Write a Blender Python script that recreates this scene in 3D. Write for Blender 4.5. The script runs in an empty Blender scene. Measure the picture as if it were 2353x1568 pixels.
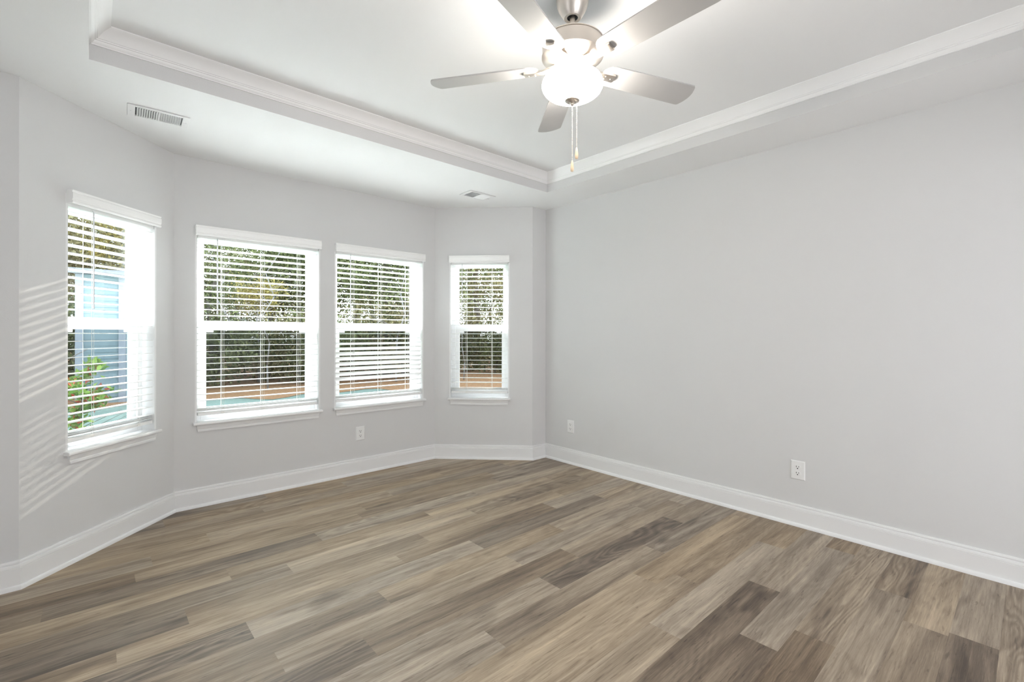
import bpy, bmesh, math, random
from mathutils import Vector, Matrix
R = math.radians
S = bpy.context.scene
C = S.collection

# ------------------------------------------------------------------ camera
CAM_H = 1.2203
F_PX, YAW, PITCH, ROLL, SY = 1076.69, 0.73105, -0.00094, 0.0019, -16.85
cam_d = bpy.data.cameras.new('camera')
cam = bpy.data.objects.new('camera', cam_d)
C.objects.link(cam)
cam_d.sensor_fit = 'HORIZONTAL'
cam_d.sensor_width = 36.0
cam_d.lens = 36.0 * F_PX / 2353.0
cam_d.shift_y = SY / 2353.0
cam_d.clip_start = 0.05
cam_d.clip_end = 500
fw = Vector((math.sin(YAW), math.cos(YAW), 0)); rt = Vector((math.cos(YAW), -math.sin(YAW), 0)); up = Vector((0, 0, 1))
f2 = fw * math.cos(PITCH) + up * math.sin(PITCH); u2 = up * math.cos(PITCH) - fw * math.sin(PITCH)
r3 = rt * math.cos(ROLL) + u2 * math.sin(ROLL); u3 = u2 * math.cos(ROLL) - rt * math.sin(ROLL)
cam.matrix_world = Matrix(((r3.x, u3.x, -f2.x, 0), (r3.y, u3.y, -f2.y, 0), (r3.z, u3.z, -f2.z, CAM_H), (0, 0, 0, 1)))
S.camera = cam

# ------------------------------------------------------------------ exposure
vs = S.view_settings
vs.view_transform = 'Standard'
vs.look = 'None'
vs.gamma = 1.0
vs.use_curve_mapping = False
vs.exposure = 0.0
S.cycles.max_bounces = 12
S.cycles.diffuse_bounces = 6
S.cycles.glossy_bounces = 4
S.cycles.transparent_max_bounces = 16
S.cycles.sample_clamp_indirect = 60.0
S.cycles.caustics_reflective = False
S.cycles.caustics_refractive = False

# ------------------------------------------------------------------ sky, sun, added fill lights
SKY = 6.0            # open sky radiance
E_SUN = 5.5
E_BOWL = 58.0        # glass bowl of the fan lamp
E_FILL_LEFT = 17.0
E_FILL_REAR = 77.0
E_WL = 1500.0        # area lights added overhead, outside each side of the bay
E_WC = 1750.0
E_WR = 80.0
wd = bpy.data.worlds.new('sky'); S.world = wd; wd.use_nodes = True
nt = wd.node_tree; nt.nodes.clear()
wo = nt.nodes.new('ShaderNodeOutputWorld'); bg = nt.nodes.new('ShaderNodeBackground')
tc = nt.nodes.new('ShaderNodeTexCoord'); sep = nt.nodes.new('ShaderNodeSeparateXYZ'); rp = nt.nodes.new('ShaderNodeValToRGB')
nt.links.new(tc.outputs['Generated'], sep.inputs[0]); nt.links.new(sep.outputs['Z'], rp.inputs[0])
rp.color_ramp.elements[0].position = 0.0; rp.color_ramp.elements[0].color = (0.95, 0.97, 1.0, 1)
rp.color_ramp.elements[1].position = 0.8; rp.color_ramp.elements[1].color = (0.62, 0.80, 1.0, 1)
nt.links.new(rp.outputs[0], bg.inputs[0]); bg.inputs[1].default_value = SKY
nt.links.new(bg.outputs[0], wo.inputs[0])

sun_d = bpy.data.lights.new('sun', 'SUN'); sun_d.energy = E_SUN; sun_d.angle = R(0.6); sun_d.color = (1.0, 0.9, 0.76)
sun = bpy.data.objects.new('sun', sun_d); C.objects.link(sun)
sdir = Vector((-0.874, -0.486, -0.263)).normalized()
sun.rotation_euler = sdir.to_track_quat('-Z', 'Y').to_euler()
sun.location = (20, 12, 8)

def area(name, loc, target, sx, sy, watts, col=(1, 1, 1)):
    d = bpy.data.lights.new(name, 'AREA'); d.shape = 'RECTANGLE'; d.size = sx; d.size_y = sy; d.energy = watts; d.color = col
    o = bpy.data.objects.new(name, d); C.objects.link(o); o.location = loc
    o.rotation_euler = (Vector(target) - Vector(loc)).to_track_quat('-Z', 'Y').to_euler()
    return o
area('added_fill_left', (-1.9, 1.13, 1.2), (3, 1.13, 1.2), 2.0, 2.0, E_FILL_LEFT, (0.94, 0.962, 1.0))  # added fill light, no known lamp stands here

area('added_fill_rear', (1.2, -2.2, 1.2), (1.3, 3, 1.3), 2.6, 2.0, E_FILL_REAR, (0.94, 0.962, 1.0))  # second fill, added behind the camera to lift the room
# unseen area lights added above the bay to strengthen daylight through the windows
for nm_, px_, py_, tx_, ty_, k_ in (('left', -1.6, 5.2, 0.08, 3.57, E_WL), ('center', 1.45, 6.2, 1.45, 3.91, E_WC), ('right', 4.5, 5.2, 2.83, 3.57, E_WR)):
    area('bay_fill_light_' + nm_, (px_, py_, 3.9), (tx_, ty_, 1.3), 2.6, 1.8, k_, (0.95, 0.96, 1.0))

# ------------------------------------------------------------------ materials
def pmat(name, col, rough=0.5, metal=0.0, bump=0.0, bscale=200.0, spec=0.5, vary=0.0, vscale=3.0):
    m = bpy.data.materials.new(name); m.use_nodes = True
    t = m.node_tree; b = t.nodes['Principled BSDF']
    b.inputs['Roughness'].default_value = rough; b.inputs['Metallic'].default_value = metal
    b.inputs['Specular IOR Level'].default_value = spec
    c = (*col, 1)
    b.inputs['Base Color'].default_value = c
    if vary or bump:
        co = t.nodes.new('ShaderNodeTexCoord')
    if vary:
        n = t.nodes.new('ShaderNodeTexNoise'); n.inputs['Scale'].default_value = vscale; n.inputs['Detail'].default_value = 4
        t.links.new(co.outputs['Object'], n.inputs['Vector'])
        mx = t.nodes.new('ShaderNodeMix'); mx.data_type = 'RGBA'
        mx.inputs['A'].default_value = (*[x * (1 - vary) for x in col], 1); mx.inputs['B'].default_value = (*[min(1, x * (1 + vary)) for x in col], 1)
        t.links.new(n.outputs['Fac'], mx.inputs['Factor']); t.links.new(mx.outputs['Result'], b.inputs['Base Color'])
    if bump:
        n2 = t.nodes.new('ShaderNodeTexNoise'); n2.inputs['Scale'].default_value = bscale; n2.inputs['Detail'].default_value = 2
        t.links.new(co.outputs['Object'], n2.inputs['Vector'])
        bp = t.nodes.new('ShaderNodeBump'); bp.inputs['Strength'].default_value = bump; bp.inputs['Distance'].default_value = 0.002
        t.links.new(n2.outputs['Fac'], bp.inputs['Height']); t.links.new(bp.outputs['Normal'], b.inputs['Normal'])
    return m

M = {}
M['wall'] = pmat('wall_paint', (0.665, 0.663, 0.661), 0.75, bump=0.12, bscale=260, spec=0.25)
M['ceil'] = pmat('ceiling_paint', (0.85, 0.85, 0.85), 0.85, bump=0.10, bscale=220, spec=0.2)
M['trim'] = pmat('trim_paint', (0.79, 0.79, 0.788), 0.42, spec=0.35, bump=0.02, bscale=40)
M['crown'] = pmat('trim_paint_lit', (0.89, 0.89, 0.888), 0.4, spec=0.4, bump=0.02, bscale=40)  # same trim paint made lighter, light on the crown put into its colour
M['vinyl'] = pmat('white_vinyl', (0.86, 0.86, 0.86), 0.35, bump=0.02, bscale=60)
M['slat'] = pmat('blind_white', (0.88, 0.88, 0.87), 0.38, bump=0.03, bscale=90)
M['cord'] = pmat('cord_white', (0.85, 0.84, 0.80), 0.8, bump=0.1, bscale=900)
M['wand'] = pmat('clear_plastic', (0.70, 0.70, 0.72), 0.15, vary=0.02)
M['plate'] = pmat('outlet_plastic', (0.82, 0.82, 0.81), 0.3, vary=0.01)
M['slot'] = pmat('dark_slot', (0.02, 0.02, 0.02), 0.7, vary=0.1)
M['vent'] = pmat('vent_enamel', (0.82, 0.82, 0.82), 0.4, vary=0.01)
M['duct'] = pmat('duct_dark', (0.10, 0.10, 0.11), 0.7, vary=0.1)
M['blade'] = pmat('blade_silver', (0.50, 0.49, 0.48), 0.45, metal=0.2, vary=0.04, vscale=14)
M['bead'] = pmat('bead_chain', (0.50, 0.47, 0.43), 0.3, metal=0.8, vary=0.02)
M['fob'] = pmat('fob_maple', (0.72, 0.55, 0.38), 0.45, vary=0.08, vscale=60)
M['black'] = pmat('dark_rubber', (0.03, 0.03, 0.03), 0.6, vary=0.1)

def nickel():
    m = pmat('brushed_nickel', (0.66, 0.61, 0.56), 0.33, metal=1.0)
    t = m.node_tree; b = t.nodes['Principled BSDF']
    co = t.nodes.new('ShaderNodeTexCoord'); mp = t.nodes.new('ShaderNodeMapping'); mp.inputs['Scale'].default_value = (6, 6, 500)
    n = t.nodes.new('ShaderNodeTexNoise'); n.inputs['Scale'].default_value = 4
    t.links.new(co.outputs['Object'], mp.inputs[0]); t.links.new(mp.outputs[0], n.inputs['Vector'])
    mr = t.nodes.new('ShaderNodeMapRange'); mr.inputs['To Min'].default_value = 0.26; mr.inputs['To Max'].default_value = 0.42
    t.links.new(n.outputs['Fac'], mr.inputs['Value']); t.links.new(mr.outputs[0], b.inputs['Roughness'])
    return m
M['nickel'] = nickel()

def bowlmat():
    m = bpy.data.materials.new('lit_opal_glass'); m.use_nodes = True
    t = m.node_tree; b = t.nodes['Principled BSDF']
    b.inputs['Base Color'].default_value = (0.9, 0.87, 0.82, 1); b.inputs['Roughness'].default_value = 0.25
    n = t.nodes.new('ShaderNodeTexNoise'); n.inputs['Scale'].default_value = 9
    mx = t.nodes.new('ShaderNodeMix'); mx.data_type = 'RGBA'
    mx.inputs['A'].default_value = (1.0, 0.935, 0.86, 1); mx.inputs['B'].default_value = (1.0, 0.94, 0.86, 1)
    t.links.new(n.outputs['Fac'], mx.inputs['Factor']); t.links.new(mx.outputs['Result'], b.inputs['Emission Color'])
    b.inputs['Emission Strength'].default_value = E_BOWL
    return m
M['bowl'] = bowlmat()

def glassmat(name, tint, gloss, haze=0.0):
    m = bpy.data.materials.new(name); m.use_nodes = True
    t = m.node_tree; t.nodes.clear()
    o = t.nodes.new('ShaderNodeOutputMaterial'); tr = t.nodes.new('ShaderNodeBsdfTransparent'); tr.inputs[0].default_value = (*tint, 1)
    g = t.nodes.new('ShaderNodeBsdfGlossy'); g.inputs['Roughness'].default_value = 0.02
    lw = t.nodes.new('ShaderNodeFresnel'); lw.inputs[0].default_value = 1.35
    mu = t.nodes.new('ShaderNodeMath'); mu.operation = 'MULTIPLY'; mu.inputs[1].default_value = gloss
    t.links.new(lw.outputs[0], mu.inputs[0])
    mx = t.nodes.new('ShaderNodeMixShader'); t.links.new(mu.outputs[0], mx.inputs[0]); t.links.new(tr.outputs[0], mx.inputs[1]); t.links.new(g.outputs[0], mx.inputs[2])
    t.links.new(mx.outputs[0], o.inputs[0])
    return m
M['glass'] = glassmat('window_glass', (0.95, 0.98, 0.97), 0.12)

def screenmat():
    m = bpy.data.materials.new('insect_mesh'); m.use_nodes = True
    t = m.node_tree; t.nodes.clear()
    o = t.nodes.new('ShaderNodeOutputMaterial'); tr = t.nodes.new('ShaderNodeBsdfTransparent')
    d = t.nodes.new('ShaderNodeBsdfDiffuse'); d.inputs[0].default_value = (0.012, 0.012, 0.013, 1)
    mx = t.nodes.new('ShaderNodeMixShader'); mx.inputs[0].default_value = 0.36
    t.links.new(tr.outputs[0], mx.inputs[1]); t.links.new(d.outputs[0], mx.inputs[2]); t.links.new(mx.outputs[0], o.inputs[0])
    return m
M['screen'] = screenmat()

def floormat():
    m = bpy.data.materials.new('vinyl_plank'); m.use_nodes = True
    t = m.node_tree; N = t.nodes; L = t.links; b = N['Principled BSDF']
    uv = N.new('ShaderNodeUVMap'); uv.uv_map = 'plank'
    at = N.new('ShaderNodeAttribute'); at.attribute_name = 'tone'
    sp = N.new('ShaderNodeSeparateColor'); L.new(at.outputs['Color'], sp.inputs[0])
    def noise(scale, vec, detail=6, rough=0.6, dist=0.0):
        mp = N.new('ShaderNodeMapping'); mp.inputs['Scale'].default_value = vec; L.new(uv.outputs[0], mp.inputs[0])
        n = N.new('ShaderNodeTexNoise'); n.inputs['Scale'].default_value = scale; n.inputs['Detail'].default_value = detail
        n.inputs['Roughness'].default_value = rough; n.inputs['Distortion'].default_value = dist
        L.new(mp.outputs[0], n.inputs['Vector']); return n
    def math_(op, a, c2):
        x = N.new('ShaderNodeMath'); x.operation = op
        for i, v in enumerate((a, c2)):
            if hasattr(v, 'links'): L.new(v, x.inputs[i])
            else: x.inputs[i].default_value = v
        return x.outputs[0]
    broad = noise(1.0, (0.9, 9.0, 1), 4, 0.5, 0.3).outputs['Fac']        # long soft streaks
    mid = noise(1.0, (3.0, 60.0, 1), 6, 0.65, 0.4).outputs['Fac']        # grain
    fine = noise(1.0, (14.0, 420.0, 1), 3, 0.6).outputs['Fac']           # pores
    # cathedral rings: bands of a slowly varying height field
    hf = noise(1.0, (0.75, 4.6, 1), 2, 0.42, 0.7).outputs['Fac']
    rings = math_('SINE', math_('MULTIPLY', hf, 120.0), 0.0)
    rings = math_('MULTIPLY', math_('ADD', math_('MULTIPLY', rings, 0.5), 0.5), 1.0)
    knot = noise(1.0, (2.2, 7.0, 1), 1, 0.4, 1.5).outputs['Fac']
    km = N.new('ShaderNodeMapRange'); km.inputs['From Min'].default_value = 0.60; km.inputs['From Max'].default_value = 0.78; L.new(knot, km.inputs['Value'])
    v = math_('MULTIPLY', sp.outputs[0], 0.46)
    v = math_('ADD', v, math_('MULTIPLY', broad, 0.85))
    v = math_('ADD', v, math_('MULTIPLY', noise(1.0, (1.5, 30.0, 1), 3, 0.5, 0.5).outputs['Fac'], 0.55))
    v = math_('ADD', v, math_('MULTIPLY', mid, 0.45))
    v = math_('ADD', v, math_('MULTIPLY', noise(1.0, (7.0, 170.0, 1), 4, 0.7, 0.2).outputs['Fac'], 0.55))
    v = math_('ADD', v, math_('MULTIPLY', fine, 0.26))
    v = math_('SUBTRACT', v, math_('MULTIPLY', math_('MULTIPLY', rings, sp.outputs[2]), 0.20))
    v = math_('SUBTRACT', v, math_('MULTIPLY', km.outputs[0], 0.22))
    fk = N.new('ShaderNodeMapRange'); fk.inputs['From Min'].default_value = 0.58; fk.inputs['From Max'].default_value = 0.70
    L.new(noise(1.0, (9.0, 75.0, 1), 5, 0.65, 0.6).outputs['Fac'], fk.inputs['Value'])
    v = math_('SUBTRACT', v, math_('MULTIPLY', fk.outputs[0], 0.24))
    v = math_('SUBTRACT', v, 0.972)
    cr = N.new('ShaderNodeValToRGB'); L.new(v, cr.inputs[0])
    e = cr.color_ramp.elements
    e[0].position = 0.0; e[0].color = (0.072, 0.050, 0.034, 1)
    e[1].position = 1.0; e[1].color = (0.56, 0.45, 0.325, 1)
    for p, c in ((0.25, (0.150, 0.108, 0.073, 1)), (0.5, (0.262, 0.199, 0.138, 1)), (0.75, (0.405, 0.32, 0.228, 1))):
        x = e.new(p); x.color = c
    # a little grey / warm shift from plank to plank
    hs = N.new('ShaderNodeHueSaturation'); L.new(cr.outputs[0], hs.inputs['Color'])
    sm = N.new('ShaderNodeMapRange'); sm.inputs['To Min'].default_value = 0.80; sm.inputs['To Max'].default_value = 1.12; L.new(sp.outputs[1], sm.inputs['Value'])
    L.new(sm.outputs[0], hs.inputs['Saturation'])
    L.new(hs.outputs[0], b.inputs['Base Color'])
    rr = N.new('ShaderNodeMapRange'); rr.inputs['To Min'].default_value = 0.36; rr.inputs['To Max'].default_value = 0.52; L.new(mid, rr.inputs['Value'])
    L.new(rr.outputs[0], b.inputs['Roughness'])
    b.inputs['Specular IOR Level'].default_value = 0.45
    bp = N.new('ShaderNodeBump'); bp.inputs['Strength'].default_value = 0.12; bp.inputs['Distance'].default_value = 0.002
    L.new(math_('ADD', mid, fine), bp.inputs['Height']); L.new(bp.outputs[0], b.inputs['Normal'])
    return m
M['floor'] = floormat()

def leafmat(name, c1, c2):
    m = bpy.data.materials.new(name); m.use_nodes = True
    t = m.node_tree; t.nodes.clear(); N = t.nodes; L = t.links
    o = N.new('ShaderNodeOutputMaterial'); d = N.new('ShaderNodeBsdfDiffuse'); tl = N.new('ShaderNodeBsdfTranslucent'); mx = N.new('ShaderNodeMixShader'); mx.inputs[0].default_value = 0.4
    g = N.new('ShaderNodeNewGeometry'); r = N.new('ShaderNodeValToRGB')
    r.color_ramp.elements[0].color = (*c1, 1); r.color_ramp.elements[1].color = (*c2, 1)
    L.new(g.outputs['Random Per Island'], r.inputs[0])
    L.new(r.outputs[0], d.inputs[0]); L.new(r.outputs[0], tl.inputs[0]); L.new(d.outputs[0], mx.inputs[1]); L.new(tl.outputs[0], mx.inputs[2]); L.new(mx.outputs[0], o.inputs[0])
    return m
M['leaf_green'] = leafmat('leaf_green', (0.075, 0.09, 0.042), (0.31, 0.325, 0.15))
M['leaf_olive'] = leafmat('leaf_olive', (0.105, 0.085, 0.045), (0.36, 0.31, 0.17))
M['leaf_gold'] = leafmat('leaf_gold', (0.20, 0.14, 0.04), (0.50, 0.42, 0.16))
M['needle'] = leafmat('needle_green', (0.037, 0.085, 0.048), (0.129, 0.221, 0.109))
M['leaf_lime'] = leafmat('leaf_lime', (0.07, 0.14, 0.03), (0.26, 0.36, 0.09))
M['petal_red'] = leafmat('petal_red', (0.323, 0.048, 0.037), (0.507, 0.129, 0.075))
M['bark'] = pmat('bark', (0.13, 0.105, 0.085), 0.9, bump=0.6, bscale=12, vary=0.35, vscale=6)
M['palebark'] = pmat('pale_bark', (0.22, 0.20, 0.185), 0.9, bump=0.4, bscale=14, vary=0.2, vscale=5)
M['grass'] = pmat('lawn_grass', (0.30, 0.37, 0.30), 0.9, bump=1.0, bscale=30, vary=0.35, vscale=1.2)
M['straw'] = pmat('pine_straw', (0.46, 0.23, 0.105), 0.95, bump=1.0, bscale=25, vary=0.55, vscale=14)
M['siding'] = pmat('pale_blue_siding', (0.20, 0.265, 0.295), 0.6, vary=0.04)
M['roof'] = pmat('roof_shingle', (0.20, 0.20, 0.21), 0.9, vary=0.3, vscale=8)
M['wtrim'] = pmat('outdoor_white', (0.30, 0.32, 0.37), 0.5, vary=0.02)

# ------------------------------------------------------------------ helpers
class MB:
    def __init__(self): self.v = []; self.f = []; self.mi = []; self.cur = 0
    def add(self, vs_, fs):
        o = len(self.v); self.v += [tuple(x) for x in vs_]
        for f in fs: self.f.append(tuple(i + o for i in f)); self.mi.append(self.cur)
        return self
    def box(self, x0, x1, y0, y1, z0, z1):
        return self.add([(x0, y0, z0), (x1, y0, z0), (x1, y1, z0), (x0, y1, z0), (x0, y0, z1), (x1, y0, z1), (x1, y1, z1), (x0, y1, z1)],
                 [(0, 3, 2, 1), (4, 5, 6, 7), (0, 1, 5, 4), (1, 2, 6, 5), (2, 3, 7, 6), (3, 0, 4, 7)])
    def xform(self, mat, start=0):
        for i in range(start, len(self.v)): self.v[i] = tuple(mat @ Vector(self.v[i]))
        return self
    def prism(self, poly, axis, a0, a1):
        """poly in the two other axes (counter-clockwise), extruded along axis 'x','y' or 'z'"""
        n = len(poly)
        def P(p, a):
            return {'x': (a, p[0], p[1]), 'y': (p[0], a, p[1]), 'z': (p[0], p[1], a)}[axis]
        vs_ = [P(p, a0) for p in poly] + [P(p, a1) for p in poly]
        fs = [tuple(range(n)), tuple(range(2 * n - 1, n - 1, -1))] + [(i, n + i, n + (i + 1) % n, (i + 1) % n) for i in range(n)]
        return self.add(vs_, fs)
    def lathe(self, prof, seg=48, cx=0, cy=0):
        rings = []
        vs_ = []; fs = []
        for r, z in prof:
            if r < 1e-6: rings.append([len(vs_)]); vs_.append((cx, cy, z))
            else:
                rings.append([len(vs_) + k for k in range(seg)])
                for k in range(seg):
                    a = 2 * math.pi * k / seg; vs_.append((cx + r * math.cos(a), cy + r * math.sin(a), z))
        for a, b in zip(rings, rings[1:]):
            for k in range(seg):
                k2 = (k + 1) % seg
                if len(a) == 1 and len(b) == 1: continue
                if len(a) == 1: fs.append((a[0], b[k], b[k2]))
                elif len(b) == 1: fs.append((a[k], b[0], a[k2]))
                else: fs.append((a[k], b[k], b[k2], a[k2]))
        return self.add(vs_, fs)
    def tube(self, p0, p1, r0, r1=None, seg=8):
        r1 = r0 if r1 is None else r1
        p0 = Vector(p0); p1 = Vector(p1); d = (p1 - p0).normalized()
        a = d.orthogonal().normalized(); b = d.cross(a)
        vs_ = []
        for p, r in ((p0, r0), (p1, r1)):
            for k in range(seg):
                t = 2 * math.pi * k / seg; vs_.append(p + a * (r * math.cos(t)) + b * (r * math.sin(t)))
        fs = [(k, (k + 1) % seg, seg + (k + 1) % seg, seg + k) for k in range(seg)] + [tuple(range(seg - 1, -1, -1)), tuple(range(seg, 2 * seg))]
        return self.add(vs_, fs)
    def build(self, name, mat, parent=None, smooth=None, bevel=0.0, fix=True):
        me = bpy.data.meshes.new(name); me.from_pydata(self.v, [], self.f)
        mats = mat if isinstance(mat, (list, tuple)) else [mat]
        for m in mats: me.materials.append(m)
        if len(mats) > 1: me.polygons.foreach_set('material_index', self.mi)
        if fix:
            b = bmesh.new(); b.from_mesh(me); bmesh.ops.recalc_face_normals(b, faces=b.faces); b.to_mesh(me); b.free()
        if smooth is not None:
            me.shade_smooth(); me.set_sharp_from_angle(angle=R(smooth))
        me.update()
        o = bpy.data.objects.new(name, me); C.objects.link(o)
        if parent: o.parent = parent
        if bevel:
            md = o.modifiers.new('bevel', 'BEVEL'); md.width = bevel; md.segments = 2; md.limit_method = 'ANGLE'; md.angle_limit = R(40)
        return o

def tag(o, label, cat, group=None, kind=None):
    if label: o['label'] = label
    if cat: o['category'] = cat
    if group: o['group'] = group
    if kind: o['kind'] = kind
    return o
def struct(o, label=None, cat=None):
    return tag(o, label, cat, None, 'structure')
def empty(name, loc, rz=0.0):
    o = bpy.data.objects.new(name, None); C.objects.link(o); o.location = loc; o.rotation_euler = (0, 0, rz)
    o.empty_display_size = 0.1
    return o
def copy_tree(o, parent=None):
    c = o.copy(); C.objects.link(c)
    if parent: c.parent = parent
    for ch in list(o.children): copy_tree(ch, c)
    return c

# ------------------------------------------------------------------ room plan (metres; interior lies right of the travel direction)
ZC, ZT = 2.44, 2.584
XR, XL, YB, YF, YR = 3.3448, -0.44, 3.2322, 3.9118, -0.72
P = [(XL, YR), (XL, YB), (-0.2585, YB), (0.4157, YF), (2.4923, YF), (3.163, YB), (XR, YB), (XR, YR)]
NAMES = ['left', 'back_left', 'bay_left', 'bay_center', 'bay_right', 'back_right', 'right', 'rear']
WLAB = {'left': 'light grey wall left of the camera', 'back_left': 'narrow shaded grey wall stub at the left edge of the bay',
        'bay_left': 'grey angled bay wall around the left window', 'bay_center': 'wide grey bay wall with two windows',
        'bay_right': 'grey angled bay wall around the narrow right window', 'back_right': 'narrow shaded grey wall stub in the far corner',
        'right': 'long plain light grey wall on the right', 'rear': 'light grey wall behind the camera'}
JT = 0.012
OPEN = {  # window openings: s0, s1 along the wall
    'bay_left': [(0.234, 0.797)], 'bay_center': [(0.132, 0.968), (1.107, 1.942)], 'bay_right': [(0.158, 0.721)]}
Z0, Z1 = 0.592, 1.94
HOLES = {k: [(a - JT, b + JT, Z0 - 0.02, Z1 + JT) for a, b in v] for k, v in OPEN.items()}
HOLES['left'] = [(0.75, 2.95, 0.0, 2.08)]  # opening added to let the left fill light in
HOLES['rear'] = [(0.30, 3.64, 0.0, 2.08)]  # wide gap added for the rear fill light
TH = 0.155

def frame_of(i):
    a = Vector(P[i]); b = Vector(P[(i + 1) % len(P)]); u = (b - a)
    return a, u.normalized(), u.length
def turn(i):  # signed turn at point i (positive = to the right, an inside corner)
    _, u0, _ = frame_of((i - 1) % len(P)); _, u1, _ = frame_of(i)
    return math.atan2(u0.y * u1.x - u0.x * u1.y, u0.dot(u1))

for i, nm in enumerate(NAMES):
    a, u, ln = frame_of(i)
    n = Vector((u.y, -u.x))
    sh0 = -TH * math.tan(turn(i) / 2); sh1 = TH * math.tan(turn((i + 1) % len(P)) / 2)
    hs = HOLES.get(nm, [])
    xs = sorted({0.0, ln} | {x for h in hs for x in h[:2]}); zs = sorted({-0.05, ZT + 0.06} | {z for h in hs for z in h[2:]})
    mb = MB()
    for s0, s1 in zip(xs, xs[1:]):
        for z0, z1 in zip(zs, zs[1:]):
            sm, zm = (s0 + s1) / 2, (z0 + z1) / 2
            if any(h[0] < sm < h[1] and h[2] < zm < h[3] for h in hs): continue
            o0 = s0 + (sh0 if s0 == 0 else 0); o1 = s1 + (sh1 if s1 == ln else 0)
            q = []
            for z in (z0, z1):
                for s, d in ((s0, 0), (s1, 0), (o1, TH), (o0, TH)):
                    w = a + u * s - n * d; q.append((w.x, w.y, z))
            mb.add(q, [(0, 3, 2, 1), (4, 5, 6, 7), (0, 1, 5, 4), (1, 2, 6, 5), (2, 3, 7, 6), (3, 0, 4, 7)])
    struct(mb.build('wall_' + nm, M['wall']), WLAB[nm], 'wall')

# unseen box added beyond the left opening, holds a fill light and blocks sky
hb = MB(); hx0, hx1, hy0, hy1 = -2.1, XL - TH, -0.2, 2.5
hb.box(hx0 - 0.1, hx0, hy0 - 0.1, hy1 + 0.1, -0.05, ZC); hb.box(hx0, hx1, hy0 - 0.1, hy0, -0.05, ZC); hb.box(hx0, hx1, hy1, hy1 + 0.1, -0.05, ZC)
hb.box(hx0, hx1, hy0, hy1, ZC, ZC + 0.1); hb.box(hx0, XL, hy0, hy1, -0.15, -0.05)
struct(hb.build('wall_fill_box_left', M['wall']), 'pale grey box added around the fill light beyond the left opening', 'wall')

hb = MB(); hx0, hx1, hy0, hy1 = XL, XR, -2.4, YR - TH  # matching unseen box added behind the rear opening for its fill light
hb.box(hx0 - 0.1, hx0, hy0 - 0.1, hy1, -0.05, ZC); hb.box(hx1, hx1 + 0.1, hy0 - 0.1, hy1, -0.05, ZC); hb.box(hx0, hx1, hy0 - 0.1, hy0, -0.05, ZC)
hb.box(hx0, hx1, hy0, hy1, ZC, ZC + 0.1); hb.box(hx0, hx1, hy0, YR, -0.15, -0.05)
struct(hb.build('wall_fill_box_rear', M['wall']), 'pale grey box added around the fill light behind the camera', 'wall')

# floor: one mesh of planks, joints set row by row
rnd = random.Random(11)
PW, PL, PY = 0.142, 1.17, 0.656
known = {  # row start (rounded) : (joint x, tone left of it, tone right of it)
    0.656: (1.961, -0.34, 0.58), 0.514: (2.157, -0.05, 0.56), 0.088: (2.61, -0.36, 0.5), 0.372: (2.802, 0.45, 0.38), 1.508: (2.835, -0.2, 0.5),
    1.65: (1.977, -0.12, 0.55), 0.798: (2.419, 0.0, 0.62), 2.36: (1.475, 0.3, 0.62), 2.786: (1.01, 0.04, 0.6), 1.934: (1.005, 0.18, 0.6),
    2.076: (0.484, 0.18, 0.72), 2.928: (0.161, -0.2, 0.45), 2.218: (2.41, 0.14, 0.6), 0.94: (1.75, 0.6, 0.75), 1.082: (2.2, 0.6, 0.4), 1.224: (2.05, 0.7, 0.55)}
fv, ff, ftone, fuv = [], [], [], []
k0 = int(math.floor((YR - 0.2 - PY) / PW)); k1 = int(math.ceil((YF + 0.2 - PY) / PW))
for k in range(k0, k1):
    y0 = PY + k * PW
    kk = next((v for q, v in known.items() if abs(q - y0) < 0.01), None)
    j = kk[0] if kk else rnd.uniform(0, PL)
    x = j - PL * (math.ceil((j - XL + 0.2) / PL))
    while x < XR + 0.2:
        xe = x + PL
        t_ = rnd.choice([0.18, 0.34, 0.44, 0.5, 0.54, 0.58, 0.62, 0.68]) + rnd.uniform(-0.05, 0.05)
        if kk and abs(xe - kk[0]) < 0.01: t_ = kk[1]
        if kk and abs(x - kk[0]) < 0.01: t_ = kk[2]
        o = len(fv)
        fv += [(x, y0, 0), (xe, y0, 0), (xe, y0 + PW, 0), (x, y0 + PW, 0)]
        ff.append((o, o + 1, o + 2, o + 3))
        ftone.append((t_, rnd.random(), rnd.choice([0, 0, 0, 0.15, 0.3, 0.9]), 1))
        ox, oy = rnd.uniform(0, 60), rnd.uniform(0, 60)
        fuv.append([(ox, oy), (ox + PL, oy), (ox + PL, oy + PW), (ox, oy + PW)])
        x = xe
me = bpy.data.meshes.new('floor'); me.from_pydata(fv, [], ff)
uvl = me.uv_layers.new(name='plank'); at = me.attributes.new('tone', 'FLOAT_COLOR', 'FACE')
for p in me.polygons:
    at.data[p.index].color = ftone[p.index]
    for li, c in zip(p.loop_indices, fuv[p.index]): uvl.data[li].uv = c
me.materials.append(M['floor'])
fl = bpy.data.objects.new('floor', me); C.objects.link(fl)
struct(fl, 'grey brown wood plank floor', 'floor')
sub = MB().box(XL - 0.2, XR + 0.2, YR - 0.2, YF + 0.16, -0.3, -0.004).build('floor_slab', M['palebark'], fl)

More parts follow.
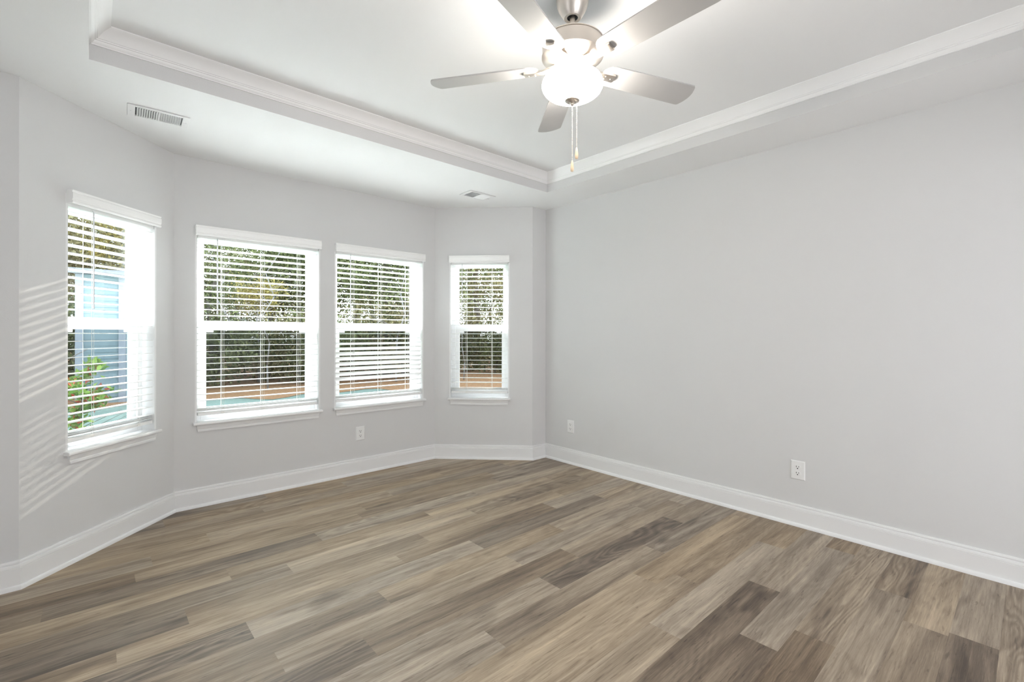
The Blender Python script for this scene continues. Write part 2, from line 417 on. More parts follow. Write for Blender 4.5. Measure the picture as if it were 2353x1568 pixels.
# ceiling: soffit ring with a raised tray in the middle
TX0, TX1, TY0, TY1 = -0.0103, 2.9324, -0.297, 2.8185
cb = MB()
for x0, x1, y0, y1 in ((XL - 0.1, TX0, YR - 0.1, YB), (TX1, XR + 0.1, YR - 0.1, YB), (TX0, TX1, YR - 0.1, TY0), (TX0, TX1, TY1, YB)):
    cb.box(x0, x1, y0, y1, ZC, ZT)
cb.prism([(-0.2585 - 0.14, YB), (3.163 + 0.14, YB), (2.4923 + 0.06, YF + 0.1), (0.4157 - 0.06, YF + 0.1)], 'z', ZC, ZT)
cb.box(XL - 0.1, XR + 0.1, YR - 0.1, YF + 0.1, ZT, ZT + 0.06)
for i_, f_ in enumerate(cb.f):
    c_ = sum((Vector(cb.v[v]) for v in f_), Vector()) / len(f_); q_ = Vector(cb.v[f_[0]])
    if ZC + 0.01 < c_.z < ZT - 0.01:
        if (abs(c_.x - TX0) < 1e-4 or abs(c_.x - TX1) < 1e-4 or abs(c_.y - TY0) < 1e-4 or abs(c_.y - TY1) < 1e-4): cb.mi[i_] = 1
struct(cb.build('ceiling', [M['ceil'], M['wall']]), 'white ceiling with a shallow raised tray', 'ceiling')

def sweep(path, prof, closed=False):
    """prof: (offset to the right of travel, z). Returns one MB per segment, mitred."""
    n = len(path); out = []
    def off(i):
        p = Vector(path[i])
        if closed or 0 < i < n - 1:
            u0 = (p - Vector(path[(i - 1) % n])).normalized(); u1 = (Vector(path[(i + 1) % n]) - p).normalized()
        elif i == 0: u0 = u1 = (Vector(path[1]) - p).normalized()
        else: u0 = u1 = (p - Vector(path[i - 1])).normalized()
        n0 = Vector((u0.y, -u0.x)); n1 = Vector((u1.y, -u1.x)); m = (n0 + n1).normalized()
        return m / max(0.2, m.dot(n0))
    for i in range(n if closed else n - 1):
        j = (i + 1) % n; a, b = Vector(path[i]), Vector(path[j]); ma, mb_ = off(i), off(j); k = len(prof)
        vs_ = [(*(a + ma * o), z) for o, z in prof] + [(*(b + mb_ * o), z) for o, z in prof]
        fs = [(q, (q + 1) % k, k + (q + 1) % k, k + q) for q in range(k)] + [tuple(range(k)), tuple(range(2 * k - 1, k - 1, -1))]
        out.append(MB().add(vs_, fs))
    return out

BASE = [(0, 0.136), (0.008, 0.136), (0.0105, 0.131), (0.011, 0.1245), (0.0065, 0.1225), (0.007, 0.1195), (0.0125, 0.116), (0.0148, 0.108),
        (0.0148, 0.1025), (0.0132, 0.1010), (0.0150, 0.0995), (0.0150, 0.021), (0.0195, 0.0205), (0.0235, 0.017), (0.0265, 0.010), (0.0275, 0.0), (0, 0.0)]
segs = sweep(P, BASE, True)
for nm, mb in zip(NAMES, segs):
    if nm in ('left', 'rear'):
        continue
    struct(mb.build('baseboard_' + nm, M['trim'], smooth=35), 'white baseboard with shoe moulding along the ' + {'back_left': 'stub at the left edge', 'bay_left': 'left angled bay wall', 'bay_center': 'wide bay wall', 'bay_right': 'right angled bay wall', 'back_right': 'far corner stub', 'right': 'long right wall'}[nm], 'baseboard')
# left wall has a wide opening: only its two ends carry baseboard
for a_, b_ in (((XL, YR), (XL, YR + 0.72)), ((XL, YR + 2.98), (XL, YB - 0.001))):
    sb = sweep([a_, b_], BASE)[0]
    struct(sb.build('baseboard_left', M['trim'], smooth=35), 'white baseboard on the left wall beside the opening', 'baseboard')

CROWN = [(0, ZT), (0.073, ZT), (0.073, 2.5795), (0.0685, 2.5765), (0.0655, 2.5735), (0.0625, 2.5715), (0.056, 2.5665), (0.047, 2.558), (0.039, 2.548), (0.033, 2.539), (0.0295, 2.5335),
         (0.0255, 2.5325), (0.0240, 2.5285), (0.0185, 2.527), (0.0165, 2.5215), (0.0130, 2.5165), (0.0085, 2.5125), (0.0080, 2.509), (0, 2.509)]
cs = sweep([(TX0, TY0), (TX0, TY1), (TX1, TY1), (TX1, TY0)], CROWN, True)
for mb, w in zip(cs, ('left side', 'window side', 'right side', 'near side')):
    struct(mb.build('trim_%d' % (1 + cs.index(mb)), M['crown'], smooth=30), 'white crown moulding along the %s of the ceiling tray' % w, 'crown moulding')

# ------------------------------------------------------------------ windows and blinds
def ring(mb, x0, x1, z0, z1, y0, y1, wl, wr, wb, wt):
    mb.box(x0, x0 + wl, y0, y1, z0, z1); mb.box(x1 - wr, x1, y0, y1, z0, z1)
    mb.box(x0 + wl, x1 - wr, y0, y1, z0, z0 + wb); mb.box(x0 + wl, x1 - wr, y0, y1, z1 - wt, z1)
    return mb

def make_window(n, base, rz, s0, s1, label):
    w = empty('window_%d' % n, base, rz)
    struct(w, label, 'window')
    ZB, ZTp = Z0, Z1
    jb = MB(); jb.box(s0 - JT, s0, 0.0, 0.085, ZB, ZTp + JT); jb.box(s1, s1 + JT, 0.0, 0.085, ZB, ZTp + JT); jb.box(s0, s1, 0.0, 0.085, ZTp, ZTp + JT)
    jb.build('jamb', M['trim'], w)
    fr = ring(MB(), s0 - JT, s1 + JT, ZB - 0.02, ZTp + JT, 0.085, 0.152, 0.046, 0.046, 0.05, 0.04)
    fr.build('window_frame', M['vinyl'], w, bevel=0.002)
    f0, f1 = s0 + 0.034, s1 - 0.034
    us = ring(MB(), f0, f1, 1.272, ZTp - 0.026, 0.124, 0.146, 0.026, 0.026, 0.034, 0.03).build('upper_sash', M['vinyl'], w, bevel=0.002)
    MB().box(f0 + 0.02, f1 - 0.02, 0.133, 0.137, 1.30, ZTp - 0.05).build('pane', M['glass'], us)
    ls = ring(MB(), f0, f1, ZB + 0.028, 1.306, 0.096, 0.121, 0.036, 0.036, 0.048, 0.068).build('lower_sash', M['vinyl'], w, bevel=0.002)
    MB().box(f0 + 0.03, f1 - 0.03, 0.107, 0.111, ZB + 0.06, 1.25).build('pane', M['glass'], ls)
    MB().box(f0 + 0.01, f1 - 0.01, 0.1488, 0.1500, ZB + 0.03, 1.27).build('insect_screen', M['screen'], w)
    for sx in (f0 + 0.036, f1 - 0.036 - 0.052):
        lt = MB(); lt.box(sx, sx + 0.045, 0.091, 0.100, 1.222, 1.238); lt.box(sx + 0.008, sx + 0.016, 0.088, 0.094, 1.226, 1.234)
        lt.build('tilt_latch', M['vinyl'], w, bevel=0.003)
    # stool with rounded nose, and apron
    st = MB(); e = 0.024
    nose = [(-0.034, Z0 - 0.006), (-0.034, Z0 - 0.014), (-0.030, Z0 - 0.020), (0.0, Z0 - 0.020), (0.0, Z0), (-0.030, Z0)]
    st.prism(nose, 'x', s0 - e, s1 + e)
    st.box(s0 - JT, s1 + JT, 0.0, 0.096, Z0 - 0.020, Z0)
    st.build('window_sill', M['trim'], w, bevel=0.003)
    ap = MB(); k = 0.007
    za, zb = Z0 - 0.020, 0.526
    pr = [(0.0, 0.0), (0.016, 0.0), (0.015, 0.010), (0.010, 0.026), (0.0085, 0.030), (0.0115, 0.033), (0.0115, 0.0455), (0.0, 0.0455)]
    q = []
    for (dy, dz) in pr:
        t_ = dz / 0.0455 * k
        q.append((s0 - 0.003 + t_, -dy, za - dz))
    for (dy, dz) in pr:
        t_ = dz / 0.0455 * k
        q.append((s1 + 0.003 - t_, -dy, za - dz))
    m_ = len(pr)
    ap.add(q, [(i, (i + 1) % m_, m_ + (i + 1) % m_, m_ + i) for i in range(m_)] + [tuple(range(m_)), tuple(range(2 * m_ - 1, m_ - 1, -1))])
    ap.build('apron', M['trim'], w, smooth=30)
    return w

def make_blind(base, rz, s0, s1, label, seed, wand_s, cords, closed=False):
    r = random.Random(seed)
    bl = empty('window_blind', base, rz)
    tag(bl, label, 'window blind', 'white slatted blinds on the four bay windows')
    # valance with returns
    o = 0.010; y = -0.038
    va = MB()
    vp = [(y + 0.012, 1.901), (y + 0.004, 1.901), (y + 0.001, 1.907), (y + 0.001, 1.912), (y + 0.004, 1.915), (y + 0.004, 1.921), (y + 0.001, 1.925), (y, 1.935), (y, 1.955), (y + 0.004, 1.959), (y + 0.004, 1.964), (y + 0.001, 1.967), (y + 0.001, 1.970), (y + 0.012, 1.970)]
    va.prism(vp, 'x', s0 - o, s1 + o)
    for x in (s0 - o, s1 + o - 0.010): va.box(x, x + 0.010, y + 0.012, -0.0005, 1.901, 1.970)
    va.build('valance', M['slat'], bl)
    MB().box(s0 + 0.004, s1 - 0.004, 0.004, 0.060, 1.888, 1.932).build('headrail', M['slat'], bl, bevel=0.002)
    # slats
    sl = MB(); yc = 0.034
    z = 1.8605; i = 0
    while z > 0.735:
        t = max(0.0, (z - 0.75) / 1.11)
        ang = -1.5 + 9.0 * t + r.uniform(-1.8, 1.8)          # degrees, positive = room edge up
        if closed and z < 1.205:
            q = min(1.0, (1.205 - z) / 0.17)
            ang = 40.0 * q + (1 - q) * ang + r.uniform(-2.0, 2.0)
            if z < 0.80: ang = -3
        c_, s_ = math.cos(R(ang)), math.sin(R(ang))
        roll = r.uniform(-0.0016, 0.0016)
        st = len(sl.v)
        n_ = 6; pts = []
        for k in range(n_ + 1):
            yy = -0.025 + 0.05 * k / n_; pts.append((yy, 0.0014 * (1 - (yy / 0.025) ** 2) + 0.0013))
        for k in range(n_, -1, -1):
            yy = -0.025 + 0.05 * k / n_; pts.append((yy, 0.0014 * (1 - (yy / 0.025) ** 2) - 0.0013))
        sl.prism([(yc + a * c_ + b * s_, -a * s_ + b * c_) for a, b in pts], 'x', s0 + 0.006, s1 - 0.006)
        for v in range(st, len(sl.v)):
            vx = sl.v[v]; sl.v[v] = (vx[0], vx[1], vx[2] + z + roll * (1 if vx[0] > (s0 + s1) / 2 else -1))
        z -= 0.0431; i += 1
    for zz, an in ((0.6895, 3), (0.6775, -2), (0.668, 1)):
        st = len(sl.v); sl.box(s0 + 0.006, s1 - 0.006, -0.025, 0.025, -0.0013, 0.0013)
        sl.xform(Matrix.Translation((0, yc, zz)) @ Matrix.Rotation(R(-an), 4, 'X'), st)
    so = sl.build('slats', M['slat'], bl, smooth=40)
    MB().box(s0 + 0.006, s1 - 0.006, yc - 0.026, yc + 0.026, 0.634, 0.655).build('bottom_rail', M['slat'], bl, bevel=0.003)
    for s in cords:
        cd = MB()
        cd.tube((s, yc - 0.0268, 0.655), (s, yc - 0.0268, 1.89), 0.0012, seg=6)
        cd.tube((s + 0.002, yc + 0.0268, 0.655), (s + 0.002, yc + 0.0268, 1.89), 0.0012, seg=6)
        cd.tube((s + 0.012, yc - 0.0275, 0.645), (s + 0.012, yc - 0.0275, 1.89), 0.0009, seg=6)
        cd.box(s - 0.006, s + 0.016, yc - 0.030, yc - 0.0255, 0.640, 0.649)
        cd.build('ladder_cord', M['cord'], bl)
    wn = MB(); wn.tube((wand_s, -0.004, 1.362), (wand_s, -0.004, 1.888), 0.0042, seg=6); wn.tube((wand_s, -0.004, 1.352), (wand_s, -0.004, 1.372), 0.0052, seg=6)
    wn.tube((wand_s, -0.004, 1.888), (wand_s, 0.010, 1.902), 0.0018, seg=6)
    wn.build('tilt_wand', M['wand'], bl, smooth=30)
    return bl

WIN = [('bay_left', 2, 0, 'narrow double-hung window in the left angled bay wall', 'white slatted blind on the leftmost window, beside the sunlit stripes', 0.374, (0.374, 0.678)),
       ('bay_center', 3, 0, 'double-hung window on the left of the wide bay wall', 'white slatted blind with open slats on the left window of the wide bay wall', 0.254, (0.285, 0.549, 0.815)),
       ('bay_center', 3, 1, 'double-hung window on the right of the wide bay wall', 'white slatted blind with lower slats tilted shut, on the second window from the right', 1.233, (1.26, 1.514, 1.79)),
       ('bay_right', 4, 0, 'narrow double-hung window in the right angled bay wall', 'white slatted blind on the narrow rightmost window, near the far corner', 0.270, (0.309, 0.557))]
for k, (wn, pi_, hi, lab, blab, ws, cords) in enumerate(WIN):
    a, u, ln = frame_of(pi_ - 0) if False else frame_of(NAMES.index(wn))
    rz = math.atan2(u.y, u.x); s0, s1 = OPEN[wn][hi]
    make_window(k + 1, (a.x, a.y, 0), rz, s0, s1, lab)
    make_blind((a.x, a.y, 0), rz, s0, s1, blab, 40 + k, ws, cords, closed=(k == 2))

# ------------------------------------------------------------------ outlets
def make_outlet(base, rz, label):
    t = empty('wall_outlet', base, rz)
    tag(t, label, 'outlet', 'white wall outlets')
    pl = MB(); w, h, d, b = 0.0415, 0.0605, 0.006, 0.005
    q = [(-w, 0, -h), (w, 0, -h), (w, 0, h), (-w, 0, h), (-w + b, -d, -h + b), (w - b, -d, -h + b), (w - b, -d, h - b), (-w + b, -d, h - b)]
    pl.add(q, [(0, 1, 2, 3), (4, 5, 6, 7), (0, 1, 5, 4), (1, 2, 6, 5), (2, 3, 7, 6), (3, 0, 4, 7)])
    pl.build('cover_plate', M['plate'], t, bevel=0.001)
    for zc in (0.0195, -0.0195):
        rc = MB(); pts = []
        for k in range(32):
            an = 2 * math.pi * k / 32; pts.append((0.0172 * math.cos(an), zc + max(-0.0140, min(0.0140, 0.0172 * math.sin(an)))))
        rc.prism(pts, 'y', -0.0085, -0.004)
        ro = rc.build('receptacle', M['plate'], t, bevel=0.0008)
        sl = MB(); sl.box(-0.0082, -0.0052, -0.0090, -0.006, zc - 0.001, zc + 0.0085); sl.box(0.0048, 0.0076, -0.0090, -0.006, zc, zc + 0.0078)
        gp = [(0.0034 * math.cos(x), zc - 0.0075 + 0.0034 * math.sin(x)) for x in [2 * math.pi * k / 14 for k in range(14)]]
        sl.prism(gp, 'y', -0.0090, -0.006)
        sl.build('slot', M['slot'], ro)
    sc = MB(); sc.prism([(0.003 * math.cos(2 * math.pi * k / 14), 0.003 * math.sin(2 * math.pi * k / 14)) for k in range(14)], 'y', -0.0072, -0.004)
    sc.build('screw', M['plate'], t)
    return t
a, u, _ = frame_of(3)
make_outlet((a.x + 1.3215, a.y, 0.3475), 0, 'white duplex outlet below the pair of windows on the wide bay wall')
make_outlet((XR, YB - 0.3315, 0.346), -math.pi / 2, 'white duplex outlet on the right wall, close to the far corner')
make_outlet((XR, YB - 2.2295, 0.353), -math.pi / 2, 'white duplex outlet low on the long right wall, nearest the camera')

# ------------------------------------------------------------------ ceiling registers
def make_vent(cx, cy, rz, label):
    t = empty('ceiling_vent', (cx, cy, ZC), rz)
    tag(t, label, 'vent', 'white ceiling vents')
    W2, H2, d = 0.139, 0.083, 0.007
    fr = MB()
    def slab(x0, x1, y0, y1): fr.box(x0, x1, y0, y1, -d, -0.001)
    xa, xb, xm = 0.105, 0.105, 0.005
    slab(-W2, -xa, -H2, H2); slab(xb, W2, -H2, H2); slab(-xa, xb, -H2, -0.062); slab(-xa, xb, 0.062, H2); slab(-xm, xm, -0.062, 0.062)
    fr.build('vent_frame', M['vent'], t, bevel=0.002)
    MB().box(-xa, xb, -0.062, 0.062, -0.0012, -0.0004).build('duct_opening', M['duct'], t)
    for sgn in (-1, 1):
        lv = MB(); n_ = 9
        for k in range(n_):
            x = sgn * (0.0105 + (k + 0.5) * 0.0945 / n_ - 0.005)
            st = len(lv.v); lv.box(-0.0006, 0.0006, -0.062, 0.062, -0.0054, 0.0054)
            lv.xform(Matrix.Translation((x, 0, -0.0056)) @ Matrix.Rotation(R(46 * (-sgn)), 4, 'Y'), st)
            lv.box(x - 0.0022, x + 0.0022, -0.062, 0.062, -0.0072, -0.0062) if False else None
        lv.build('louver_bank', M['vent'], t)
    for x in (-0.124, 0.124):
        s_ = MB().lathe([(0, -d - 0.0012), (0.0028, -d - 0.0006), (0.0028, -d + 0.001)], 12, x, 0); s_.build('screw', M['wand'], t)
    lever = MB().add([(0.112, 0.018, -d - 0.003), (0.128, -0.004, -d - 0.003), (0.112, 0.006, -d - 0.003), (0.112, 0.018, -d), (0.128, -0.004, -d), (0.112, 0.006, -d)],
                     [(0, 1, 2), (3, 5, 4), (0, 3, 4, 1), (1, 4, 5, 2), (2, 5, 3, 0)])
    lever.build('lever', M['vent'], t)
    return t
make_vent(0.281, 3.288, R(-2.5), 'white ceiling vent above the left angled wall, the one at upper left')
make_vent(2.54, 3.290, R(-1.0), 'white ceiling vent near the far right corner of the bay')

# ------------------------------------------------------------------ ceiling fan
FX, FY = 1.4600, 1.2620
fan = empty('ceiling_fan', (FX, FY, 2.309))
tag(fan, 'brushed nickel five-blade ceiling fan with a glowing white glass bowl', 'ceiling fan')
def zz(pr): return [(r_, z_ - 2.309) for r_, z_ in pr]
MB().lathe(zz([(0.0, ZT), (0.066, ZT), (0.066, 2.575), (0.064, 2.560), (0.057, 2.542), (0.046, 2.523), (0.038, 2.511), (0.034, 2.506), (0.031, 2.506), (0.022, 2.508), (0.022, 2.530)])).build('canopy', M['nickel'], fan, smooth=40)
MB().lathe(zz([(0.022, 2.5085), (0.021, 2.5085), (0.0175, 2.5125), (0.0110, 2.5135), (0.0, 2.514)])).build('canopy_seal', M['black'], fan, smooth=40)
MB().lathe(zz([(0.0, 2.53), (0.0108, 2.53), (0.0108, 2.415), (0.0, 2.415)]), 24).build('downrod', M['nickel'], fan, smooth=40)
MB().lathe(zz([(0.0, 2.425), (0.024, 2.425), (0.028, 2.413), (0.105, 2.409), (0.122, 2.4085), (0.1255, 2.406), (0.1255, 2.403), (0.1225, 2.401), (0.1220, 2.352), (0.1250, 2.350), (0.1250, 2.346), (0.121, 2.343), (0.112, 2.336), (0.094, 2.327), (0.078, 2.3215), (0.073, 2.3215), (0.073, 2.318), (0.0, 2.318)]), 72).build('motor_housing', M['nickel'], fan, smooth=35)
MB().lathe(zz([(0.0, 2.3195), (0.056, 2.3195), (0.058, 2.317), (0.058, 2.312), (0.052, 2.309), (0.046, 2.307), (0.045, 2.300), (0.050, 2.296), (0.050, 2.2915), (0.0, 2.2915)]), 48).build('switch_housing', M['nickel'], fan, smooth=35)
bowl = [(0.0, 2.1745)]
for k in range(1, 25):
    t_ = k / 24 * R(150)
    # flattened bowl: superellipse below, rounded shoulder above
    c_, s_ = math.sin(t_), -math.cos(t_)
    bowl.append((0.124 * abs(c_) ** 0.86, 2.233 + 0.0585 * s_ if s_ < 0 else 2.233 + 0.060 * s_))
bowl += [(0.055, 2.2905), (0.055, 2.293), (0.0, 2.293)]
MB().lathe(zz(bowl), 72).build('glass_bowl', M['bowl'], fan, smooth=40)
MB().lathe(zz([(0.0, 2.1495), (0.005, 2.1505), (0.0078, 2.154), (0.0066, 2.157), (0.0095, 2.1585), (0.0115, 2.1612), (0.0095, 2.1640), (0.022, 2.1655), (0.0295, 2.1685), (0.0310, 2.1715), (0.0310, 2.1735), (0.0295, 2.1775), (0.0, 2.1785)]), 40).build('finial', M['nickel'], fan, smooth=35)
rn = Vector((math.cos(YAW), -math.sin(YAW), 0))
def chain(offs, ztop, zf1, zf0, wide):
    ox, oy = rn.x * offs, rn.y * offs
    mb = MB(); z = ztop
    sph = [(0.0, -0.0022), (0.0016, -0.0015), (0.0022, 0), (0.0016, 0.0015), (0.0, 0.0022)]
    while z > zf1:
        mb.lathe([(r_, z - 2.309 + q) for r_, q in sph], 6, ox, oy); z -= 0.0058
    mb.tube((ox, oy, ztop - 2.309), (ox, oy, zf1 - 2.309), 0.0005, seg=5)
    ch = mb.build('pull_chain', M['bead'], fan, smooth=60)
    h = zf1 - zf0
    fp = [(0.0, zf1 + 0.001), (0.0026, zf1), (0.0040, zf1 - 0.10 * h), (0.0056, zf1 - 0.40 * h), (0.0068, zf1 - 0.70 * h), (0.0066, zf1 - 0.86 * h), (0.0048, zf1 - 0.96 * h), (0.0, zf0)]
    MB().lathe([(r_, z_ - 2.309) for r_, z_ in fp], 24, ox, oy).build('wooden_fob', M['fob'], ch, smooth=50)
chain(0.0, 2.153, 1.925, 1.880, 0)
chain(0.0182, 2.1755, 1.979, 1.932, 0)
# blades
PIT = R(-12.26); PHI = R(-19.25)
def blade_outline():
    pts = []
    r0, r1 = 0.134, 0.602
    for k in range(0, 9):      # rounded root
        a_ = R(90 + 180 * k / 8); pts.append((r0 + 0.052 + 0.052 * math.cos(a_) * 0.9, 0.0545 * math.sin(a_)))
    pts += [(0.3, -0.0578), (0.45, -0.0608), (0.575, -0.0628), (0.590, -0.0615), (0.5955, -0.056)]
    for k in range(1, 8):
        s_ = -0.056 + 0.112 * k / 8; pts.append((0.5955 + 0.017 * (1 - (s_ / 0.056) ** 2), s_))
    pts += [(0.5955, 0.056), (0.590, 0.0615), (0.575, 0.0628), (0.45, 0.0608), (0.3, 0.0578)]
    return pts
for k in range(5):
    rot = Matrix.Rotation(PHI + k * 2 * math.pi / 5, 4, 'Z')
    tl = rot @ Matrix.Rotation(PIT, 4, 'X')
    b_ = MB().prism(blade_outline(), 'z', -0.003, 0.003); b_.xform(tl)
    b_.build('fan_blade', M['blade'], fan, bevel=0.0012)
    # blade iron: arm from hub dropping to a bracket under the blade
    ir = MB()
    secs = [(0.050, 0.0115, 0.0035, 0.0050), (0.075, 0.014, 0.003, 0.0052), (0.100, 0.0150, -0.003, 0.0058), (0.122, 0.0165, -0.0085, 0.0056), (0.150, 0.0180, -0.0090, 0.0058), (0.180, 0.0190, -0.0094, 0.0062), (0.198, 0.0190, -0.0095, 0.0062), (0.2005, 0.0175, -0.0090, 0.0056)]
    vs_ = []; fs = []
    for r_, hw, zc, ht in secs:
        vs_ += [(r_, -hw, zc - ht * 0.5), (r_, -hw * 0.6, zc - ht), (r_, hw * 0.6, zc - ht), (r_, hw, zc - ht * 0.5), (r_, hw, zc + ht), (r_, -hw, zc + ht)]
    m_ = 6
    for i in range(len(secs) - 1):
        for j in range(m_): fs.append((i * m_ + j, i * m_ + (j + 1) % m_, (i + 1) * m_ + (j + 1) % m_, (i + 1) * m_ + j))
    fs += [tuple(range(m_)), tuple(range(len(vs_) - 1, len(vs_) - 1 - m_, -1))]
    ir.add(vs_, fs)
    for i, v in enumerate(ir.v):   # twist gradually from flat at the hub to the blade's pitch
        f_ = min(1, max(0, (v[0] - 0.08) / 0.06)); ir.v[i] = tuple(rot @ Matrix.Rotation(PIT * f_, 4, 'X') @ Vector(v))
    io = ir.build('blade_iron', M['nickel'], fan, smooth=35)
    for (rr_, ss_) in ((0.155, 0.008), (0.155, -0.008), (0.182, 0.0)):
        sc = MB().lathe([(0, -0.0172), (0.0026, -0.0167), (0.0031, -0.0140)], 10, rr_, ss_); sc.xform(tl); sc.build('screw', M['nickel'], io, smooth=40)

# ------------------------------------------------------------------ outdoors
GZ = -0.5
lawn = MB().box(-25, 60, 4.25, 80, GZ - 0.2, GZ).build('lawn', M['grass']); struct(lawn, 'pale green lawn outside the bay windows', 'lawn')
def polar(az, d): return (d * math.cos(R(az)), d * math.sin(R(az)))
rs = random.Random(5)
# pine straw under the trees: a slightly raised bed with a wavy near edge
sb = MB(); near = []; far = []
for k in range(0, 61):
    az = 36 + 84 * k / 60; dn = 14.3 + 0.5 * math.sin(az * 0.31) + 0.3 * math.sin(az * 0.9)
    near.append((*polar(az, dn), GZ + 0.01)); far.append((*polar(az, 60), GZ + 0.35))
vs_ = near + far; n_ = len(near)
sb.add(vs_, [(i, i + 1, n_ + i + 1, n_ + i) for i in range(n_ - 1)])
struct(sb.build('pine_straw_bed', M['straw']), 'brown pine straw ground at the edge of the woods', 'ground')

def leaf_mesh(name, mat, n, shape, size, rr, extra=None):
    mb = MB()
    for _ in range(n):
        p = shape(rr)
        d = Vector((rr.gauss(0, 1), rr.gauss(0, 1), rr.gauss(0, 0.8))).normalized(); e = d.orthogonal().normalized(); e.rotate(Matrix.Rotation(rr.uniform(0, 6.28), 3, d)); g = d.cross(e)
        s_ = size * rr.uniform(0.6, 1.35)
        mb.add([p - e * s_, p + g * s_ * 0.45, p + e * s_, p - g * s_ * 0.45], [(0, 1, 2, 3)])
    me_ = bpy.data.meshes.new(name); me_.from_pydata(mb.v, [], mb.f); me_.materials.append(mat)
    return me_
def clumps(rr, n, rx, rz, zc):
    cs_ = []
    for _ in range(n):
        v = Vector((rr.gauss(0, 1), rr.gauss(0, 1), rr.gauss(0, 1))).normalized() * rr.uniform(0.35, 1.0)
        cs_.append((Vector((v.x * rx, v.y * rx, zc + v.z * rz)), rr.uniform(0.35, 0.75) * rx * 0.45))
    def f(q):
        c_, r_ = q.choice(cs_)
        return c_ + Vector((q.gauss(0, 0.6), q.gauss(0, 0.6), q.gauss(0, 0.5))) * r_
    return f
def trunk_mesh(name, mat, h, r, rr, branches=6, lean=0.03, b0=0.35):
    mb = MB(); pts = [Vector((0, 0, -0.3))]; k_ = 7
    for i in range(1, k_ + 1): pts.append(Vector((rr.gauss(0, lean) * i, rr.gauss(0, lean) * i, h * i / k_)))
    for i in range(k_): mb.tube(pts[i], pts[i + 1], r * (1 - 0.8 * i / k_), r * (1 - 0.8 * (i + 1) / k_), 8)
    for _ in range(branches):
        t_ = rr.uniform(b0, 0.95); i = min(k_ - 1, int(t_ * k_)); p = pts[i].lerp(pts[i + 1], t_ * k_ - i); an = rr.uniform(0, 6.28); ln_ = rr.uniform(0.12, 0.3) * h * (1.15 - t_)+0.3
        q = p + Vector((math.cos(an) * ln_, math.sin(an) * ln_, ln_ * rr.uniform(0.15, 0.7))); mb.tube(p, q, r * 0.28, r * 0.06, 5)
    me_ = bpy.data.meshes.new(name); me_.from_pydata(mb.v, [], mb.f); me_.materials.append(mat); me_.shade_smooth()
    return me_
def link(name, me_, parent=None):
    o = bpy.data.objects.new(name, me_); C.objects.link(o)
    if parent: o.parent = parent
    return o
KIND = {}
rr = random.Random(21)
def tree_proto(key, name, tm, lm):
    KIND[key] = (name, tm, lm)
tree_proto('pine', 'pine_tree', trunk_mesh('trunk', M['bark'], 15, 0.17, rr, 16, 0.04, 0.3), leaf_mesh('foliage', M['needle'], 5000, clumps(rr, 40, 2.2, 4.6, 9.6), 0.13, rr))
tree_proto('green', 'broadleaf_tree', trunk_mesh('trunk', M['bark'], 8, 0.11, rr, 12, 0.06, 0.25), leaf_mesh('foliage', M['leaf_green'], 9000, clumps(rr, 60, 2.3, 3.0, 4.4), 0.062, rr))
tree_proto('olive', 'broadleaf_tree', trunk_mesh('trunk', M['bark'], 7, 0.09, rr, 12, 0.06, 0.25), leaf_mesh('foliage', M['leaf_olive'], 8500, clumps(rr, 56, 2.2, 2.8, 4.1), 0.058, rr))
tree_proto('gold', 'autumn_tree', trunk_mesh('trunk', M['palebark'], 6.5, 0.07, rr, 10, 0.06, 0.3), leaf_mesh('foliage', M['leaf_gold'], 3200, clumps(rr, 30, 1.5, 1.3, 4.6), 0.062, rr))
tree_proto('bare', 'bare_tree', trunk_mesh('trunk', M['palebark'], 6.0, 0.036, rr, 22, 0.07, 0.25), None)
tree_proto('shrub', 'woodland_shrub', trunk_mesh('stem', M['bark'], 1.4, 0.03, rr, 8, 0.05, 0.2), leaf_mesh('foliage', M['leaf_green'], 4500, clumps(rr, 34, 1.3, 1.0, 1.0), 0.042, rr))
tree_proto('shrub2', 'woodland_shrub', trunk_mesh('stem', M['bark'], 1.6, 0.03, rr, 8, 0.05, 0.2), leaf_mesh('foliage', M['leaf_olive'], 4500, clumps(rr, 34, 1.2, 1.0, 1.1), 0.04, rr))
LAB = {'pine': ('tall dark-barked pine standing in the woods outside the windows', 'tree', 'pines in the woods outside'),
       'green': ('dense green broadleaf tree in the woods outside the windows', 'tree', 'green trees in the woods outside'),
       'olive': ('olive green tree in the woods outside the windows', 'tree', 'olive trees in the woods outside'),
       'gold': ('yellow-gold autumn tree at the edge of the woods outside', 'tree', 'autumn trees in the woods outside'),
       'bare': ('pale bare-branched sapling at the edge of the woods outside', 'tree', 'bare saplings in the woods outside'),
       'shrub': ('low green shrub at the foot of the trees outside', 'shrub', 'green shrubs under the trees outside'),
       'shrub2': ('low olive shrub at the foot of the trees outside', 'shrub', 'olive shrubs under the trees outside')}
def plant(key, az, d, sc, lab=None):
    name, tm, lm = KIND[key]
    x, y = polar(az, d)
    e = empty(name, (x, y, GZ + 0.02 + max(0, (d - 12)) * 0.007), rs.uniform(0, 6.28)); e.scale = (sc, sc, sc)
    L_ = LAB[key]; tag(e, lab or L_[0], L_[1], L_[2])
    link(tm.name.split('.')[0], tm, e)
    if lm: link('foliage', lm, e)
for i in range(30):
    plant(['green', 'olive', 'green', 'pine', 'olive'][i % 5], 45 + 60 * ((i * 0.618) % 1.0), 19 + 9 * rs.random(), rs.uniform(0.8, 1.15))
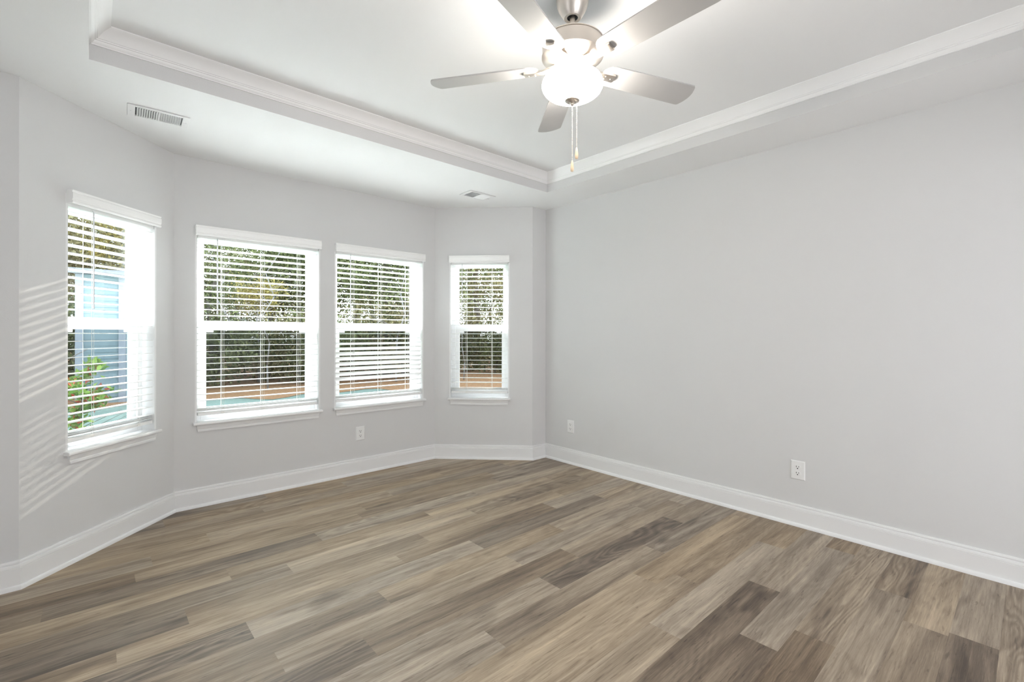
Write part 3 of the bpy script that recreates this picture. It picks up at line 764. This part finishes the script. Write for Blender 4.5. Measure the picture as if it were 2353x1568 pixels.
for i in range(14):
    plant(['pine', 'green', 'pine'][i % 3], 44 + 62 * (i + rs.random() * 0.6) / 14, 28 + 8 * rs.random(), rs.uniform(0.9, 1.3))
for i in range(34):
    plant(['shrub', 'shrub2', 'shrub'][i % 3], 44 + 60 * (i + rs.random() * 0.8) / 34, 17.2 + 4.5 * rs.random(), rs.uniform(0.9, 1.7))
for az, d, s_ in ((76.5, 18.0, 0.62), (88, 19, 0.9)): plant('gold', az, d, s_)
for az, d, s_ in ((75.6, 16.0, 0.8), (62, 16.8, 0.9), (54, 17, 0.7), (80, 17, 0.8), (70, 16.6, 0.7)): plant('bare', az, d, s_)

# neighbour house seen through the leftmost window
hx, hy = polar(87.3, 15.0)
ho = empty('garden_shed', (hx, hy, GZ), R(0))
tag(ho, 'pale blue sided shed with white trim seen through the leftmost window', 'shed')
wb = MB(); HW, HD, HH = 0.62, 2.4, 3.1
for k in range(20):
    z0 = k * HH / 20
    wb.prism([(-0.012, z0), (0.0, z0 + HH / 20), (0.2, z0 + HH / 20), (0.2, z0)], 'x', -0.95, HW)
wb.box(-0.95, HW, 0.2, HD, 0, HH)
wb.build('shed_wall', M['siding'], ho)
for x in (-1.0, -0.22, HW - 0.06): MB().box(x, x + 0.14, -0.05, 0.12, 0, HH).build('corner_trim', M['wtrim'], ho)
MB().prism([(-0.4, HH - 0.02), (HD + 0.3, HH + 0.25), (HD + 0.3, HH + 0.33), (-0.4, HH + 0.10)], 'x', -1.3, HW + 0.3).build('shed_roof', M['roof'], ho)
# flowering bush in front of the house
x, y = polar(91.2, 8.2)
fb = empty('flowering_bush', (x, y, GZ)); tag(fb, 'lime green bush with red blooms just outside the leftmost window', 'bush')
rr2 = random.Random(8)
link('stem', trunk_mesh('stem', M['bark'], 1.5, 0.02, rr2, 10, 0.03, 0.1), fb)
lm = leaf_mesh('foliage', M['leaf_lime'], 900, clumps(rr2, 16, 0.42, 0.7, 1.0), 0.045, rr2)
lm.materials.append(M['petal_red'])
for p_ in lm.polygons:
    if rr2.random() < 0.18: p_.material_index = 1
link('foliage', lm, fb)
